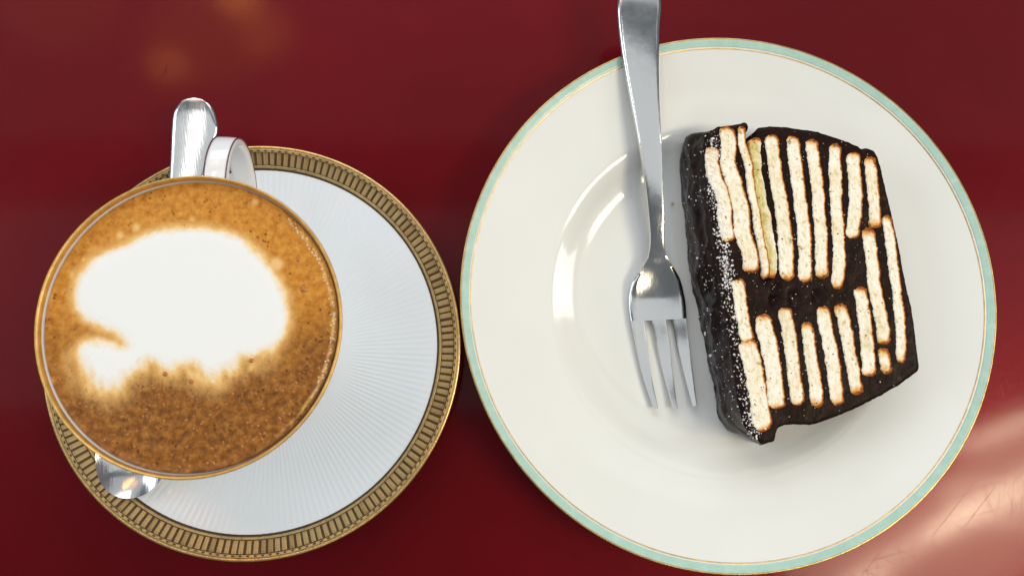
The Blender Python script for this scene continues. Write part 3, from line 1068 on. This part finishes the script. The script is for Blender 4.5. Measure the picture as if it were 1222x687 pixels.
for bi, (poly, C, olive) in enumerate(bis_polys):
    V2b, trib = fill_grid(poly, 0.00055)
    d_in = -poly_sdf(V2b[:, 0], V2b[:, 1], poly)
    hw = np.abs(d_in).max()
    endd = np.minimum(np.hypot(V2b[:, 0] - C[0][0], V2b[:, 1] - C[0][1]), np.hypot(V2b[:, 0] - C[-1][0], V2b[:, 1] - C[-1][1]))
    lift = 0.00022 + 0.00016 * ((bi * 53) % 7) / 7
    down = 0.0016 if olive == 1 else 0.0
    zz = []
    for p, d in zip(V2b, d_in):
        zz.append(ZT + lift + 0.00045 * mnoise.noise((p[0] * 60, p[1] * 60, 2)) - down * (0.65 + 0.5 * mnoise.noise((p[0] * 180, p[1] * 180, 9)))
                  + 0.00014 * mnoise.fractal((p[0] * 900, p[1] * 900, bi * 1.7), 0.8, 2, 4) - 0.00012 * max(0, 1 - d / 0.0003) ** 2)
    # browned crust: along the sides a little, at the rounded ends a lot; stronger on the right
    mid = np.array([np.argmin(np.hypot(C[:, 0] - p[0], C[:, 1] - p[1])) for p in V2b])
    tgc = np.gradient(C, axis=0)
    side = np.array([(p - C[m]) @ np.array([-tgc[m][1], tgc[m][0]]) / np.linalg.norm(tgc[m]) for p, m in zip(V2b, mid)]) / hw
    toast = np.clip(1 - d_in / 0.0012, 0, 1) * np.clip(0.55 + 0.60 * side, 0.2, 1.15) + (0.55 + 0.06 * ((bi * 29) % 8)) * np.clip(1 - endd / 0.0055, 0, 1) ** 1.2
    nB = len(poly)
    Vb = [(p[0], p[1], z_) for p, z_ in zip(V2b, zz)]
    Fb = list(trib)
    b0 = len(Vb)
    Vb += [(poly[k][0], poly[k][1], ZT - 0.007) for k in range(nB)]
    for k in range(nB):
        k2 = (k + 1) % nB
        Fb.append([k, k2, b0 + k2, b0 + k])
    Vb = np.array(Vb)
    tv = np.concatenate([np.clip(toast, 0, 1.2), np.full(nB, 0.8)])
    if olive == 1:
        ov = np.clip(0.75 - 0.9 * side + np.array([0.5 * mnoise.noise((p[0] * 300, p[1] * 300, 3)) for p in V2b]), 0, 1)
    else:
        ov = np.clip(olive * 1.6 * np.array([max(0, mnoise.noise((p[0] * 260, p[1] * 160, bi + 3.0))) * 2 for p in V2b]) , 0, 1)
    me = mesh('biscuit', Vb - np.array(cake_base), Fb)
    bm = bmesh.new()
    bm.from_mesh(me)
    bmesh.ops.recalc_face_normals(bm, faces=bm.faces[:])
    bm.to_mesh(me)
    bm.free()
    for nm, arr in (('toast', tv), ('olive', np.concatenate([ov, np.full(nB, float(olive == 1))]))):
        a = me.attributes.new(nm, 'FLOAT', 'POINT')
        a.data.foreach_set('value', arr.astype(np.float32))
    link_obj('biscuit', me, M_BISCUIT, cake)
    off = len(bvh_v)
    bvh_v += [Vector(v) for v in Vb]
    bvh_f += [[off + k for k in f] for f in Fb]

tree = BVHTree.FromPolygons(bvh_v, bvh_f)


def drop(px, py, z=ZT):
    """where the line of sight through (px, py) meets the cake"""
    p = at(px, py, z)
    eye = Vector((0, 0, CAM_H))
    h = tree.ray_cast(eye, (p - eye).normalized())
    return h[0], h[1]


ICO = bmesh.new()
bmesh.ops.create_icosphere(ICO, subdivisions=1, radius=1.0)
ICO_V = [v.co.copy() for v in ICO.verts]
ICO_F = [[v.index for v in f.verts] for f in ICO.faces]
ICO.free()


def grains(spots, name, mat, parent, base):
    V, F = [], []
    for (p, r) in spots:
        b = len(V)
        rot = Matrix.Rotation(random.uniform(0, 6), 3, Vector((random.random(), random.random(), random.random() + 0.1)).normalized())
        sc = Vector((random.uniform(0.7, 1.3), random.uniform(0.7, 1.3), random.uniform(0.6, 1.0)))
        for v in ICO_V:
            w = rot @ Vector((v.x * sc.x, v.y * sc.y, v.z * sc.z)) * r * random.uniform(0.8, 1.2)
            V.append(tuple(p + w - base))
        F += [[b + k for k in f] for f in ICO_F]
    o = link_obj(name, mesh(name, V, F, smooth=False), mat, parent)
    o['kind'] = 'stuff'
    return o


def along(pts, t):
    P = np.array(pts, float)
    s = np.concatenate([[0], np.cumsum(np.linalg.norm(np.diff(P, axis=0), axis=1))])
    s /= s[-1]
    return np.interp(t, s, P[:, 0]), np.interp(t, s, P[:, 1])


spots = []
ridge = [(852, 165), (850, 210), (858, 255), (864, 300), (868, 340), (875, 380), (880, 420), (888, 455), (893, 490), (902, 518)]
for k in range(2600):                                    # dense line along the ridge of the icing
    t_ = random.random()
    px, py = along(ridge, t_)
    dens = 0.18 + 1.3 * max(0, mnoise.noise((t_ * 11, 2.7, 0.4))) + (0.45 if 0.27 < t_ < 0.5 else 0)
    if random.random() > dens:
        continue
    h, nn_ = drop(px + random.gauss(0, 4.2), py + random.gauss(0, 6))
    if h:
        spots.append((h + nn_ * 0.00004, random.choice((0.00010, 0.00013, 0.00018, 0.00026, 0.00040))))
for k in range(170):                                     # loose over the icing
    t_ = random.random()
    px, py = along([(835, 175), (832, 240), (840, 300), (848, 350), (858, 410), (868, 460), (880, 505)], t_)
    h, nn_ = drop(px + random.gauss(0, 11), py + random.gauss(0, 8))
    if h:
        spots.append((h + nn_ * 0.00004, random.choice((0.00012, 0.00016, 0.00022, 0.00034))))
for k in range(1100):                                     # thinly over the cut face
    px, py = random.uniform(860, 1075), random.uniform(155, 500)
    if random.random() > math.exp(-(px - 860) / 90):
        continue
    h, nn_ = drop(px, py)
    if h:
        spots.append((h + nn_ * 0.00003, random.choice((0.00007, 0.0001, 0.00013, 0.00016))))
for px, py, r in ((823, 235, .0006), (833, 308, .0006), (842, 398, .0007), (849, 424, .0009), (821, 202, .0005), (862, 340, .0004), (852, 470, .0005), (1094, 444, .0005)):
    h, nn_ = drop(px, py)
    if h:
        spots.append((h + nn_ * r * 0.3, r))
grains(spots, 'sugar_grains', M_SUGAR, cake, cake_base)
spots = []
for k in range(700):                                     # dark and golden crumbs scraped over the cut
    px, py = random.uniform(858, 1080), random.uniform(155, 505)
    h, nn_ = drop(px, py)
    if h and random.random() < math.exp(-(px - 858) / 120) + 0.15:
        spots.append((h + nn_ * 0.00003, random.choice((0.0001, 0.00014, 0.0002, 0.00028))))
random.shuffle(spots)
grains(spots[:len(spots) // 2], 'chocolate_crumbs', M_CUT, cake, cake_base)
grains(spots[len(spots) // 2:], 'biscuit_crumbs', M_CRUMB, cake, cake_base)

# a crumb lying on the plate between fork and cake
p = at(802, 243, plate_z(0.05) + 0.0003)
V = [tuple(Vector((v.x * 1.3, v.y, v.z * 0.6)) * 0.0006 * random.uniform(0.8, 1.25)) for v in ICO_V]
o = link_obj('cake_crumb', mesh('cake_crumb', V, ICO_F), M_CRUMB)
o.location = p
o['label'] = 'tiny pale crumb on the plate between fork and cake'
o['category'] = 'crumb'
